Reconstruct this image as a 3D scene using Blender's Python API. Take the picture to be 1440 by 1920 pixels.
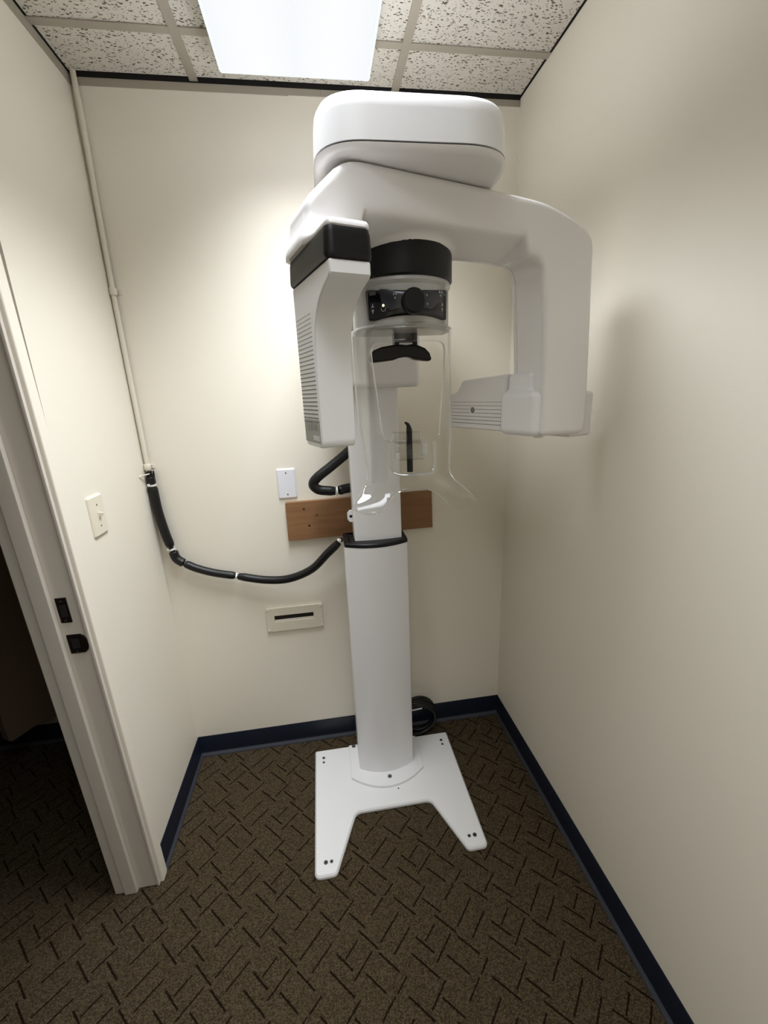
import bpy, bmesh, math, random
import numpy as np
from mathutils import Vector, Matrix
from mathutils.geometry import delaunay_2d_cdt

random.seed(7)
for o in list(bpy.data.objects):
    bpy.data.objects.remove(o, do_unlink=True)
scene = bpy.context.scene
COL = scene.collection
pi = math.pi

# ------------------------------------------------------------------ camera
H = 2.44            # ceiling height
XR = 1.378          # room width
cam_d = bpy.data.cameras.new('camera')
cam_d.sensor_fit = 'VERTICAL'
cam_d.sensor_height = 24.0
cam_d.lens = 791.358 * 24.0 / 1920.0
cam_d.clip_start = 0.02
cam = bpy.data.objects.new('camera', cam_d)
COL.objects.link(cam)
cam.location = (0.6395, -1.6272, 1.5183)
cam.rotation_euler = (1.296357, 0.04006986, -0.14868409)
scene.camera = cam

# ------------------------------------------------------------------ world / exposure
world = bpy.data.worlds.new('world')
scene.world = world
world.use_nodes = True
world.node_tree.nodes['Background'].inputs[0].default_value = (0, 0, 0, 1)
world.node_tree.nodes['Background'].inputs[1].default_value = 0.0
vs = scene.view_settings
vs.view_transform = 'Standard'
vs.look = 'None'
vs.gamma = 1.0
vs.use_curve_mapping = False
vs.exposure = 0.11
LAMP = 0.84         # glow of the ceiling fixture's lens seen at a flat angle
LAMP_W = (14.0, 6.8)   # watts thrown downwards: rear tubes, then the added front section out of view

# ------------------------------------------------------------------ materials
def lin(r, g, b):
    f = lambda c: (c / 255 / 12.92) if c / 255 <= 0.04045 else ((c / 255 + 0.055) / 1.055) ** 2.4
    return (f(r), f(g), f(b), 1.0)

def mat(name, col, rough=0.5, metal=0.0, spec=0.5, noise=None, bump=None, coat=0.0):
    """principled material; noise=(scale, amount) mottles the colour, bump=(scale, strength)"""
    m = bpy.data.materials.new(name)
    m.use_nodes = True
    nt = m.node_tree
    b = nt.nodes['Principled BSDF']
    b.inputs['Base Color'].default_value = col
    b.inputs['Roughness'].default_value = rough
    b.inputs['Metallic'].default_value = metal
    b.inputs['Specular IOR Level'].default_value = spec
    b.inputs['Coat Weight'].default_value = coat
    b.inputs['Coat Roughness'].default_value = 0.08
    tc = nt.nodes.new('ShaderNodeTexCoord')
    if noise:
        n = nt.nodes.new('ShaderNodeTexNoise')
        n.inputs['Scale'].default_value = noise[0]
        n.inputs['Detail'].default_value = 4
        nt.links.new(tc.outputs['Object'], n.inputs['Vector'])
        r = nt.nodes.new('ShaderNodeMix')
        r.data_type = 'RGBA'
        r.inputs[6].default_value = tuple(c * (1 - noise[1]) for c in col[:3]) + (1,)
        r.inputs[7].default_value = tuple(min(1, c * (1 + noise[1])) for c in col[:3]) + (1,)
        nt.links.new(n.outputs['Fac'], r.inputs[0])
        nt.links.new(r.outputs[2], b.inputs['Base Color'])
    if bump:
        n = nt.nodes.new('ShaderNodeTexNoise')
        n.inputs['Scale'].default_value = bump[0]
        n.inputs['Detail'].default_value = 3
        nt.links.new(tc.outputs['Object'], n.inputs['Vector'])
        bp = nt.nodes.new('ShaderNodeBump')
        bp.inputs['Strength'].default_value = bump[1]
        bp.inputs['Distance'].default_value = 0.002
        nt.links.new(n.outputs['Fac'], bp.inputs['Height'])
        nt.links.new(bp.outputs[0], b.inputs['Normal'])
    return m

class NT:
    """tiny node-graph helper"""
    def __init__(s, m):
        s.nt = m.node_tree
    def n(s, t, **k):
        x = s.nt.nodes.new(t)
        for a, v in k.items():
            setattr(x, a, v)
        return x
    def math(s, op, a, b=None, clamp=False):
        x = s.n('ShaderNodeMath', operation=op, use_clamp=clamp)
        for i, v in enumerate((a, b)):
            if v is None: continue
            if isinstance(v, (int, float)): x.inputs[i].default_value = v
            else: s.nt.links.new(v, x.inputs[i])
        return x.outputs[0]
    def link(s, a, b):
        s.nt.links.new(a, b)
    def mix(s, fac, a, b):
        x = s.n('ShaderNodeMix', data_type='RGBA')
        for i, v in ((0, fac), (6, a), (7, b)):
            if isinstance(v, (int, float, tuple)): x.inputs[i].default_value = v
            else: s.nt.links.new(v, x.inputs[i])
        return x.outputs[2]

WALL = lin(236, 229, 214)
M = {}
M['wall'] = mat('wall_paint', WALL, 0.55, spec=0.3, noise=(1.3, 0.02), bump=(180, 0.06))
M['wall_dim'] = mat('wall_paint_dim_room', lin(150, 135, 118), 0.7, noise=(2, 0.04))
M['trim'] = mat('trim_paint', lin(214, 206, 194), 0.35, noise=(5, 0.02), bump=(60, 0.05))
M['navy'] = mat('navy_vinyl', lin(20, 27, 42), 0.4, noise=(7, 0.1))
M['toe'] = mat('dusty_lit_vinyl_toe', lin(56, 58, 66), 0.65, noise=(25, 0.25))  # dust plus the light the upturned toe catches, put into its colour
M['grid'] = mat('ceiling_grid_metal', lin(166, 158, 143), 0.45, noise=(6, 0.04))
M['dark'] = mat('shadow_gap_dark', lin(28, 25, 22), 0.9)
M['white'] = mat('white_plastic', lin(240, 239, 240), 0.27, spec=0.5, noise=(3, 0.01))
M['offwhite'] = mat('off_white_plastic', lin(236, 233, 232), 0.22, spec=0.5, noise=(3, 0.01))
M['powder'] = mat('white_powder_coat', lin(232, 231, 230), 0.4, noise=(6, 0.012), bump=(900, 0.05))
M['black'] = mat('black_plastic', lin(13, 13, 14), 0.42, spec=0.35, noise=(8, 0.1))
M['blackgloss'] = mat('black_gloss_panel', lin(16, 16, 18), 0.12)
M['panelgrey'] = mat('dark_grey_print', lin(52, 53, 58), 0.2)
M['icon'] = mat('icon_print', lin(150, 150, 150), 0.4)
M['icondim'] = mat('icon_print_dim', lin(80, 80, 82), 0.4)
M['rubber'] = mat('black_sleeve', lin(11, 11, 12), 0.42, spec=0.4, noise=(40, 0.2), bump=(220, 0.25))
M['tie'] = mat('white_cable_tie', lin(225, 222, 215), 0.4)
M['steel'] = mat('steel', lin(120, 120, 122), 0.3, metal=0.9)
M['bronze'] = mat('dark_bronze', lin(52, 44, 40), 0.3, metal=0.7, noise=(30, 0.25))
M['ivory'] = mat('ivory_plastic', lin(228, 220, 200), 0.35)
M['plate'] = mat('painted_plate', lin(222, 214, 196), 0.45, noise=(8, 0.02))
M['platewhite'] = mat('white_wall_plate', lin(232, 231, 236), 0.3)
M['pipe'] = mat('painted_conduit', lin(224, 216, 199), 0.45, noise=(20, 0.04), bump=(90, 0.2))
M['grille'] = mat('grille_slots', lin(120, 120, 114), 0.6)
M['label'] = mat('grey_label', lin(150, 150, 142), 0.45)
M['labelprint'] = mat('label_print', lin(205, 205, 198), 0.45)
M['panelbrown'] = mat('dark_brown_panel', lin(120, 98, 82), 0.6, noise=(3, 0.1))
M['fixture'] = mat('fixture_white_enamel', lin(235, 236, 236), 0.35)
M['hole'] = mat('screw_hole', lin(20, 16, 13), 0.8)

# wood board -----------------------------------------------------------
def wood():
    m = mat('pine_board', lin(140, 98, 62), 0.6)
    g = NT(m); b = m.node_tree.nodes['Principled BSDF']
    tc = g.n('ShaderNodeTexCoord'); mp = g.n('ShaderNodeMapping')
    mp.inputs['Scale'].default_value = (2.2, 8, 26)
    g.link(tc.outputs['Object'], mp.inputs[0])
    n1 = g.n('ShaderNodeTexNoise'); n1.inputs['Scale'].default_value = 1.6; n1.inputs['Detail'].default_value = 6
    n1.inputs['Distortion'].default_value = 0.8
    g.link(mp.outputs[0], n1.inputs['Vector'])
    n2 = g.n('ShaderNodeTexNoise'); n2.inputs['Scale'].default_value = 5.0
    g.link(tc.outputs['Object'], n2.inputs['Vector'])
    c1 = g.mix(n1.outputs['Fac'], lin(112, 76, 46), lin(168, 126, 86))
    c2 = g.mix(g.math('MULTIPLY', n2.outputs['Fac'], 0.5), c1, lin(120, 80, 46))
    v = g.n('ShaderNodeTexVoronoi'); v.inputs['Scale'].default_value = 9.0
    g.link(tc.outputs['Object'], v.inputs['Vector'])
    k = g.math('LESS_THAN', v.outputs['Distance'], 0.09)
    c3 = g.mix(g.math('MULTIPLY', k, 0.6), c2, lin(70, 40, 22))
    g.link(c3, b.inputs['Base Color'])
    return m
M['wood'] = wood()

# acrylic --------------------------------------------------------------
def acrylic(name, tint, lo, hi, cap, rough=0.02):
    m = bpy.data.materials.new(name); m.use_nodes = True
    nt = m.node_tree; nt.nodes.clear(); g = NT(m)
    out = g.n('ShaderNodeOutputMaterial')
    tr = g.n('ShaderNodeBsdfTransparent'); tr.inputs[0].default_value = tint
    gl = g.n('ShaderNodeBsdfGlossy'); gl.inputs['Roughness'].default_value = rough
    fr = g.n('ShaderNodeFresnel'); fr.inputs['IOR'].default_value = 1.49
    f = g.math('ADD', g.math('MINIMUM', g.math('MULTIPLY', fr.outputs[0], hi), cap), lo, clamp=True)
    mx = g.n('ShaderNodeMixShader')
    g.link(f, mx.inputs[0]); g.link(tr.outputs[0], mx.inputs[1]); g.link(gl.outputs[0], mx.inputs[2])
    g.link(mx.outputs[0], out.inputs[0])
    return m
M['clear'] = acrylic('clear_acrylic', (0.975, 0.975, 0.97, 1), 0.0, 0.8, 0.13)
M['clearthick'] = acrylic('clear_acrylic_thick', (0.92, 0.93, 0.93, 1), 0.03, 1.0, 0.4)
def rimmat():
    m = bpy.data.materials.new('clear_acrylic_edge'); m.use_nodes = True
    nt = m.node_tree; nt.nodes.clear(); g = NT(m)
    out = g.n('ShaderNodeOutputMaterial')
    tr = g.n('ShaderNodeBsdfTranslucent'); tr.inputs[0].default_value = (0.9, 0.9, 0.88, 1)
    gl = g.n('ShaderNodeBsdfGlossy'); gl.inputs['Roughness'].default_value = 0.15
    tp = g.n('ShaderNodeBsdfTransparent')
    m1 = g.n('ShaderNodeMixShader'); m1.inputs[0].default_value = 0.4
    g.link(tr.outputs[0], m1.inputs[1]); g.link(gl.outputs[0], m1.inputs[2])
    m2 = g.n('ShaderNodeMixShader'); m2.inputs[0].default_value = 0.12
    g.link(m1.outputs[0], m2.inputs[1]); g.link(tp.outputs[0], m2.inputs[2])
    g.link(m2.outputs[0], out.inputs[0])
    return m
M['rim'] = rimmat()

# lamp lens: prismatic acrylic lit by the tubes behind ------------------
def lens_mat():
    m = bpy.data.materials.new('prismatic_lens_lit'); m.use_nodes = True
    nt = m.node_tree; nt.nodes.clear(); g = NT(m)
    out = g.n('ShaderNodeOutputMaterial'); em = g.n('ShaderNodeEmission')
    tc = g.n('ShaderNodeTexCoord'); sx = g.n('ShaderNodeSeparateXYZ')
    g.link(tc.outputs['Object'], sx.inputs[0])
    x, y = sx.outputs[0], sx.outputs[1]
    k = 2 * pi / 0.0085
    a = g.math('SINE', g.math('MULTIPLY', g.math('ADD', x, y), k))
    b = g.math('SINE', g.math('MULTIPLY', g.math('SUBTRACT', x, y), k))
    pr = g.math('MULTIPLY', a, b)                        # -1..1 diamonds
    pr = g.math('MULTIPLY', g.math('ADD', pr, 1.0), 0.5)
    # two tubes run lengthwise: brighter along them
    t1 = g.math('ABSOLUTE', g.math('SUBTRACT', g.math('ABSOLUTE', x), 0.095))
    t1 = g.math('SUBTRACT', 1.0, g.math('MULTIPLY', t1, 6.0), clamp=True)
    s = g.math('ADD', 0.86, g.math('MULTIPLY', pr, 0.34))
    s = g.math('ADD', s, g.math('MULTIPLY', t1, 0.16))
    s = g.math('MULTIPLY', s, LAMP)
    em.inputs[0].default_value = (0.94, 0.975, 1.0, 1)
    g.link(s, em.inputs[1]); g.link(em.outputs[0], out.inputs[0])
    return m
M['lens'] = lens_mat()
def emis(name, col, s):
    m = bpy.data.materials.new(name); m.use_nodes = True
    nt = m.node_tree; nt.nodes.clear(); g = NT(m)
    out = g.n('ShaderNodeOutputMaterial'); em = g.n('ShaderNodeEmission')
    em.inputs[0].default_value = col; em.inputs[1].default_value = s
    g.link(em.outputs[0], out.inputs[0])
    return m
M['lensrim'] = emis('lens_edge_lit', (0.93, 0.97, 1.0, 1), 0.95)
M['led'] = emis('status_led', (0.8, 1.0, 0.55, 1), 1.6)

# ceiling tile: mineral fibre with fissures ------------------------------
def tile_mat():
    m = mat('mineral_fibre_tile', lin(214, 208, 196), 0.9, spec=0.1)
    g = NT(m); b = m.node_tree.nodes['Principled BSDF']
    tc = g.n('ShaderNodeTexCoord')
    wn = g.n('ShaderNodeTexNoise'); wn.inputs['Scale'].default_value = 26
    g.link(tc.outputs['Object'], wn.inputs['Vector'])
    vm = g.n('ShaderNodeVectorMath', operation='MULTIPLY_ADD')
    g.link(wn.outputs['Color'], vm.inputs[0]); vm.inputs[1].default_value = (0.02, 0.02, 0); g.link(tc.outputs['Object'], vm.inputs[2])
    masks = []
    for rot, sc, thr in ((0.5, (75, 170, 1), 0.33), (-0.9, (70, 165, 1), 0.30), (1.6, (190, 200, 1), 0.30)):
        mp = g.n('ShaderNodeMapping'); mp.inputs['Rotation'].default_value = (0, 0, rot); mp.inputs['Scale'].default_value = sc
        mp.inputs['Location'].default_value = (rot * 3, rot * 7, 0)
        g.link(vm.outputs[0], mp.inputs[0])
        v = g.n('ShaderNodeTexVoronoi'); v.voronoi_dimensions = '2D'; v.inputs['Scale'].default_value = 1.0
        g.link(mp.outputs[0], v.inputs['Vector'])
        sc_ = g.n('ShaderNodeSeparateColor'); g.link(v.outputs['Color'], sc_.inputs[0])
        rad = g.math('MULTIPLY', g.math('SUBTRACT', sc_.outputs[0], 0.65), thr * 3.4)
        mk = g.math('MULTIPLY', g.math('SUBTRACT', rad, v.outputs['Distance']), 14, clamp=True)
        masks.append(mk)
    mk = g.math('MAXIMUM', g.math('MAXIMUM', masks[0], masks[1]), masks[2])
    n = g.n('ShaderNodeTexNoise'); n.inputs['Scale'].default_value = 9; g.link(tc.outputs['Object'], n.inputs['Vector'])
    base = g.mix(n.outputs['Fac'], lin(205, 199, 187), lin(224, 219, 208))
    g.link(g.mix(g.math('MULTIPLY', mk, 0.92), base, lin(92, 80, 66)), b.inputs['Base Color'])
    bp = g.n('ShaderNodeBump'); bp.inputs['Strength'].default_value = 0.6; bp.inputs['Distance'].default_value = 0.003; bp.invert = True
    g.link(mk, bp.inputs['Height']); g.link(bp.outputs[0], b.inputs['Normal'])
    return m
M['tile'] = tile_mat()

# carpet: brown loop pile with a 9 inch repeat of dark tufted dashes ------
def carpet_mat():
    m = mat('patterned_loop_carpet', lin(90, 74, 54), 1.0, spec=0.05)
    g = NT(m); b = m.node_tree.nodes['Principled BSDF']
    P = 0.2286
    q2 = math.sqrt(0.5)
    tc = g.n('ShaderNodeTexCoord')
    wn = g.n('ShaderNodeTexNoise'); wn.inputs['Scale'].default_value = 160; g.link(tc.outputs['Object'], wn.inputs['Vector'])
    wob = g.n('ShaderNodeVectorMath', operation='MULTIPLY_ADD')
    g.link(wn.outputs['Color'], wob.inputs[0]); wob.inputs[1].default_value = (0.004, 0.004, 0); g.link(tc.outputs['Object'], wob.inputs[2])
    # dashes as (p0, p1, q) along p and (p, q0, q1) along q, centimetres
    A = [(-17.9, -10.0, -72.0), (-29.3, -25.0, -66.8), (-35.7, -30.1, -66.6), (-26.7, -19.7, -75.7),
         (-39.4, -31.6, -77.6), (-39.5, -30.6, -72.8), (-31.8, -26.6, -83.2)]
    B = [(-24.8, -49.6, -57.0), (-25.4, -57.7, -64.7), (-16.4, -64.2, -70.4), (-20.2, -65.2, -74.2),
         (-14.8, -73.5, -80.5), (-28.0, -69.3, -77.4), (-23.1, -76.7, -83.2)]
    tot = None
    for D, al in ((A, 'p'), (B, 'q')):
        for d in D:
            if al == 'p':
                pc, qc, L = (d[0] + d[1]) / 2, d[2], abs(d[1] - d[0])
            else:
                pc, qc, L = d[0], (d[1] + d[2]) / 2, abs(d[2] - d[1])
            pc, qc, L = pc / 100, qc / 100, L / 100
            cx, cy = (pc - qc) * q2 + 0.002, (pc + qc) * q2 + 0.002
            sub = g.n('ShaderNodeVectorMath', operation='SUBTRACT')
            g.link(wob.outputs[0], sub.inputs[0]); sub.inputs[1].default_value = (cx, cy, 0)
            wr = g.n('ShaderNodeVectorMath', operation='WRAP')
            g.link(sub.outputs[0], wr.inputs[0]); wr.inputs[1].default_value = (P / 2, P / 2, 1); wr.inputs[2].default_value = (-P / 2, -P / 2, -1)
            dp = g.n('ShaderNodeVectorMath', operation='DOT_PRODUCT'); g.link(wr.outputs[0], dp.inputs[0]); dp.inputs[1].default_value = (q2, q2, 0)
            dq = g.n('ShaderNodeVectorMath', operation='DOT_PRODUCT'); g.link(wr.outputs[0], dq.inputs[0]); dq.inputs[1].default_value = (-q2, q2, 0)
            u, w = (dp, dq) if al == 'p' else (dq, dp)
            hw = 0.0021 if al == 'p' else 0.0024
            e1 = g.math('MULTIPLY', g.math('SUBTRACT', L / 2 + 0.002, g.math('ABSOLUTE', u.outputs['Value'])), 300, clamp=True)
            e2 = g.math('MULTIPLY', g.math('SUBTRACT', hw + 0.0007, g.math('ABSOLUTE', w.outputs['Value'])), 700, clamp=True)
            k = g.math('MULTIPLY', e1, e2)
            tot = k if tot is None else g.math('MAXIMUM', tot, k)
    # loops of yarn
    mp = g.n('ShaderNodeMapping'); mp.inputs['Rotation'].default_value = (0, 0, pi / 4)
    mp.inputs['Scale'].default_value = (250, 330, 1)
    g.link(tc.outputs['Object'], mp.inputs[0])
    v = g.n('ShaderNodeTexVoronoi'); v.voronoi_dimensions = '2D'; v.inputs['Scale'].default_value = 1.0; v.inputs['Randomness'].default_value = 0.45
    g.link(mp.outputs[0], v.inputs['Vector'])
    sc_ = g.n('ShaderNodeSeparateColor'); g.link(v.outputs['Color'], sc_.inputs[0])
    loop = g.math('SUBTRACT', 1.0, g.math('MULTIPLY', v.outputs['Distance'], 1.3), clamp=True)
    c = g.mix(sc_.outputs[0], lin(63, 52, 38), lin(114, 99, 77))
    c = g.mix(g.math('MULTIPLY', g.math('SUBTRACT', 1.0, loop), 0.85), c, lin(34, 26, 16))
    pn = g.n('ShaderNodeTexNoise'); pn.inputs['Scale'].default_value = 14; g.link(tc.outputs['Object'], pn.inputs['Vector'])
    c = g.mix(g.math('MULTIPLY', pn.outputs['Fac'], 0.3), c, lin(66, 57, 40))
    c = g.mix(g.math('MULTIPLY', tot, 0.9), c, lin(20, 12, 5))
    g.link(c, b.inputs['Base Color'])
    hgt = g.math('SUBTRACT', loop, g.math('MULTIPLY', tot, 1.2))
    bp = g.n('ShaderNodeBump'); bp.inputs['Strength'].default_value = 0.7; bp.inputs['Distance'].default_value = 0.002
    g.link(hgt, bp.inputs['Height']); g.link(bp.outputs[0], b.inputs['Normal'])
    return m
M['carpet'] = carpet_mat()

# ------------------------------------------------------------------ object helpers
OFF = {}            # object -> world position of its local origin

def tag(o, label=None, cat=None, group=None, kind=None):
    if label: o['label'] = label
    if cat: o['category'] = cat
    if group: o['group'] = group
    if kind: o['kind'] = kind
    return o

def empty(name, loc):
    o = bpy.data.objects.new(name, None)
    o.empty_display_size = 0.05
    o.location = loc
    COL.objects.link(o)
    OFF[o] = Vector(loc)
    return o

def link_mesh(name, me, m, parent=None, origin=None):
    o = bpy.data.objects.new(name, me)
    COL.objects.link(o)
    for mm in (m if isinstance(m, (list, tuple)) else [m]):
        me.materials.append(M[mm])
    if parent is not None:
        off = OFF[parent]
        o.parent = parent
    else:
        off = Vector(origin) if origin is not None else Vector((0, 0, 0))
        o.location = off
    if off.length > 0:
        me.transform(Matrix.Translation(-off))
    OFF[o] = off
    return o

def from_bm(name, bm, m, parent=None, origin=None, smooth=35, wn=False):
    bmesh.ops.recalc_face_normals(bm, faces=bm.faces)
    me = bpy.data.meshes.new(name)
    bm.to_mesh(me); bm.free()
    if smooth:
        me.shade_smooth()
        me.set_sharp_from_angle(angle=math.radians(smooth))
    o = link_mesh(name, me, m, parent, origin)
    if wn:
        w = o.modifiers.new('weighted', 'WEIGHTED_NORMAL'); w.keep_sharp = True
    return o

def bevel_sharp(bm, w, segs=2, ang=35):
    bm.normal_update()
    es = [e for e in bm.edges if len(e.link_faces) == 2 and e.calc_face_angle(0) > math.radians(ang)]
    if w > 0 and es:
        bmesh.ops.bevel(bm, geom=es, offset=w, segments=segs, affect='EDGES', profile=0.5, clamp_overlap=True)

def box_bm(x0, x1, y0, y1, z0, z1, bm=None):
    bm = bm or bmesh.new()
    v = [bm.verts.new(p) for p in ((x0, y0, z0), (x1, y0, z0), (x1, y1, z0), (x0, y1, z0),
                                   (x0, y0, z1), (x1, y0, z1), (x1, y1, z1), (x0, y1, z1))]
    for f in ((3, 2, 1, 0), (4, 5, 6, 7), (0, 1, 5, 4), (1, 2, 6, 5), (2, 3, 7, 6), (3, 0, 4, 7)):
        bm.faces.new([v[i] for i in f])
    return bm

def box(name, b, m, parent=None, bev=0.0, segs=2, origin=None, xf=None):
    bm = box_bm(*b)
    bevel_sharp(bm, bev, segs)
    if xf: 
        for v in bm.verts: v.co = xf(v.co)
    return from_bm(name, bm, m, parent, origin, wn=bev > 0)

def prism(name, poly, a0, a1, axis, m, parent=None, bev=0.0, segs=3, xf=None, origin=None, ang=40):
    """extrude a 2D polygon along axis ('x','y','z')"""
    bm = bmesh.new()
    def P(p, a):
        return {'x': (a, p[0], p[1]), 'y': (p[0], a, p[1]), 'z': (p[0], p[1], a)}[axis]
    r0 = [bm.verts.new(P(p, a0)) for p in poly]
    r1 = [bm.verts.new(P(p, a1)) for p in poly]
    n = len(poly)
    bm.faces.new(r0[::-1]); bm.faces.new(r1)
    for i in range(n):
        bm.faces.new((r0[i], r0[(i + 1) % n], r1[(i + 1) % n], r1[i]))
    bmesh.ops.recalc_face_normals(bm, faces=bm.faces)
    bevel_sharp(bm, bev, segs, ang)
    if xf:
        for v in bm.verts: v.co = xf(v.co)
    return from_bm(name, bm, m, parent, origin, wn=bev > 0)

def loft(name, rings, m, parent=None, smooth=35, origin=None, xf=None, cap=True, closed=True, wn=True):
    bm = bmesh.new()
    rv = [[bm.verts.new(p if not xf else xf(Vector(p))) for p in r] for r in rings]
    n = len(rings[0])
    for a, b in zip(rv[:-1], rv[1:]):
        for i in range(n if closed else n - 1):
            j = (i + 1) % n
            bm.faces.new((a[i], a[j], b[j], b[i]))
    if cap:
        bm.faces.new(rv[0][::-1]); bm.faces.new(rv[-1])
    return from_bm(name, bm, m, parent, origin, smooth=smooth, wn=wn)

def arc(cx, cy, r, a0, a1, n, ry=None):
    ry = r if ry is None else ry
    return [(cx + r * math.cos(a0 + (a1 - a0) * i / n), cy + ry * math.sin(a0 + (a1 - a0) * i / n)) for i in range(n + 1)]

def rrect(x0, x1, y0, y1, r, n=8):
    r = min(r, (x1 - x0) / 2 - 1e-5, (y1 - y0) / 2 - 1e-5)
    return (arc(x1 - r, y1 - r, r, 0, pi / 2, n) + arc(x0 + r, y1 - r, r, pi / 2, pi, n) +
            arc(x0 + r, y0 + r, r, pi, 1.5 * pi, n) + arc(x1 - r, y0 + r, r, 1.5 * pi, 2 * pi, n))

def round_poly(pts, r, n=6):
    """round the corners of a 2D polygon; r a number or list"""
    out = []
    N = len(pts)
    for i in range(N):
        p = Vector(pts[i]); a = Vector(pts[i - 1]); b = Vector(pts[(i + 1) % N])
        rr = r[i] if isinstance(r, (list, tuple)) else r
        da, db = (a - p), (b - p)
        la, lb = da.length, db.length
        da.normalize(); db.normalize()
        ang = math.acos(max(-1, min(1, da.dot(db))))
        if rr <= 0 or ang > pi - 0.05:
            out.append((p.x, p.y)); continue
        t = min(rr / math.tan(ang / 2), la * 0.48, lb * 0.48)
        p0, p1 = p + da * t, p + db * t
        for k in range(n + 1):
            s = k / n
            q = p0 * (1 - s) ** 2 + p * 2 * s * (1 - s) + p1 * s ** 2
            out.append((q.x, q.y))
    return out

def inset(poly, d):
    """offset a counter-clockwise smooth polygon inwards by d"""
    n = len(poly); out = []
    for i in range(n):
        a = Vector(poly[i - 1]); p = Vector(poly[i]); b = Vector(poly[(i + 1) % n])
        e1 = (p - a); e2 = (b - p)
        if e1.length < 1e-9: e1 = e2
        if e2.length < 1e-9: e2 = e1
        n1 = Vector((-e1.y, e1.x)).normalized(); n2 = Vector((-e2.y, e2.x)).normalized()
        nn = (n1 + n2)
        if nn.length < 1e-6: nn = n1
        nn.normalize()
        k = max(0.4, nn.dot(n1))
        q = p + nn * (d / k)
        out.append((q.x, q.y))
    return out

def stack(poly, prof):
    """rings from a plan outline and a profile of (z, inset)"""
    return [[(x, y, z) for x, y in inset(poly, d)] for z, d in prof]

def catmull(pts, n=10):
    P = [Vector(p) for p in pts]
    P = [2 * P[0] - P[1]] + P + [2 * P[-1] - P[-2]]
    out = []
    for i in range(1, len(P) - 2):
        a, b, c, d = P[i - 1:i + 3]
        for k in range(n):
            t = k / n
            out.append(0.5 * ((2 * b) + (c - a) * t + (2 * a - 5 * b + 4 * c - d) * t * t + (3 * b - a - 3 * c + d) * t ** 3))
    out.append(P[-2])
    return out

def tube_bm(path, rad, segs=14, bm=None, closed=False):
    """path of Vectors, rad number or function of 0..1"""
    bm = bm or bmesh.new()
    n = len(path); prev = None; rings = []
    L = [0.0]
    for i in range(1, n): L.append(L[-1] + (path[i] - path[i - 1]).length)
    for i, p in enumerate(path):
        if closed: t = (path[(i + 1) % n] - path[i - 1])
        else: t = path[min(n - 1, i + 1)] - path[max(0, i - 1)]
        t.normalize()
        if prev is None:
            x = t.orthogonal().normalized()
        else:
            x = (prev - t * prev.dot(t)).normalized()
        prev = x
        y = t.cross(x)
        r = rad(L[i] / max(L[-1], 1e-9)) if callable(rad) else rad
        rings.append([bm.verts.new(p + (x * math.cos(2 * pi * k / segs) + y * math.sin(2 * pi * k / segs)) * r) for k in range(segs)])
    for i in range(n if closed else n - 1):
        a, b = rings[i], rings[(i + 1) % n]
        for k in range(segs):
            bm.faces.new((a[k], a[(k + 1) % segs], b[(k + 1) % segs], b[k]))
    if not closed:
        bm.faces.new(rings[0][::-1]); bm.faces.new(rings[-1])
    return bm

def tube(name, pts, rad, m, parent=None, n=10, segs=14, origin=None, smoothpath=True):
    path = catmull(pts, n) if smoothpath else [Vector(p) for p in pts]
    return from_bm(name, tube_bm(path, rad, segs), m, parent, origin, smooth=50)

def disc(name, c, normal, r, h, m, parent=None, segs=20, bev=0.0, origin=None):
    """short cylinder from c along normal"""
    nrm = Vector(normal).normalized(); x = nrm.orthogonal().normalized(); y = nrm.cross(x)
    c = Vector(c)
    prof = [(0, r), (h - bev, r), (h, r - bev)] if bev > 0 else [(0, r), (h, r)]
    rings = [[tuple(c + nrm * hh + (x * math.cos(2 * pi * k / segs) + y * math.sin(2 * pi * k / segs)) * rr) for k in range(segs)] for hh, rr in prof]
    return loft(name, rings, m, parent, origin=origin)

def text_mesh(body, size, depth=0.0):
    c = bpy.data.curves.new('txt', 'FONT'); c.body = body; c.size = size; c.extrude = depth
    c.align_x = 'CENTER'; c.align_y = 'CENTER'; c.resolution_u = 3
    o = bpy.data.objects.new('txt', c); COL.objects.link(o)
    bpy.context.view_layer.update()
    me = bpy.data.meshes.new_from_object(o.evaluated_get(bpy.context.evaluated_depsgraph_get()))
    bpy.data.objects.remove(o, do_unlink=True); bpy.data.curves.remove(c)
    return me

# signed distance helpers ------------------------------------------------
def sd_box(p, c, h, r):
    q = np.abs(p - np.array(c)) - (np.array(h) - r)
    return np.linalg.norm(np.maximum(q, 0), axis=-1) + np.minimum(q.max(-1), 0) - r

def sd_poly(px, pz, poly):
    V = np.array(poly); n = len(V)
    d = np.full(px.shape, 1e9); s = np.ones(px.shape)
    for i in range(n):
        a, b = V[i], V[i - 1]
        e = b - a; wx, wz = px - a[0], pz - a[1]
        t = np.clip((wx * e[0] + wz * e[1]) / max(e @ e, 1e-12), 0, 1)
        dx, dz = wx - e[0] * t, wz - e[1] * t
        d = np.minimum(d, dx * dx + dz * dz)
        c1 = pz >= a[1]; c2 = pz < b[1]; c3 = e[0] * wz > e[1] * wx
        s = np.where((c1 & c2 & c3) | (~c1 & ~c2 & ~c3), -s, s)
    return s * np.sqrt(d)

def sd_extrude(d2, t, t0, t1, r):
    a = d2 + r; b = np.abs(t - (t0 + t1) / 2) - ((t1 - t0) / 2 - r)
    return np.minimum(np.maximum(a, b), 0) + np.hypot(np.maximum(a, 0), np.maximum(b, 0)) - r

def smin(a, b, k):
    h = np.clip(0.5 + 0.5 * (b - a) / k, 0, 1)
    return b * (1 - h) + a * h - k * h * (1 - h)

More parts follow.
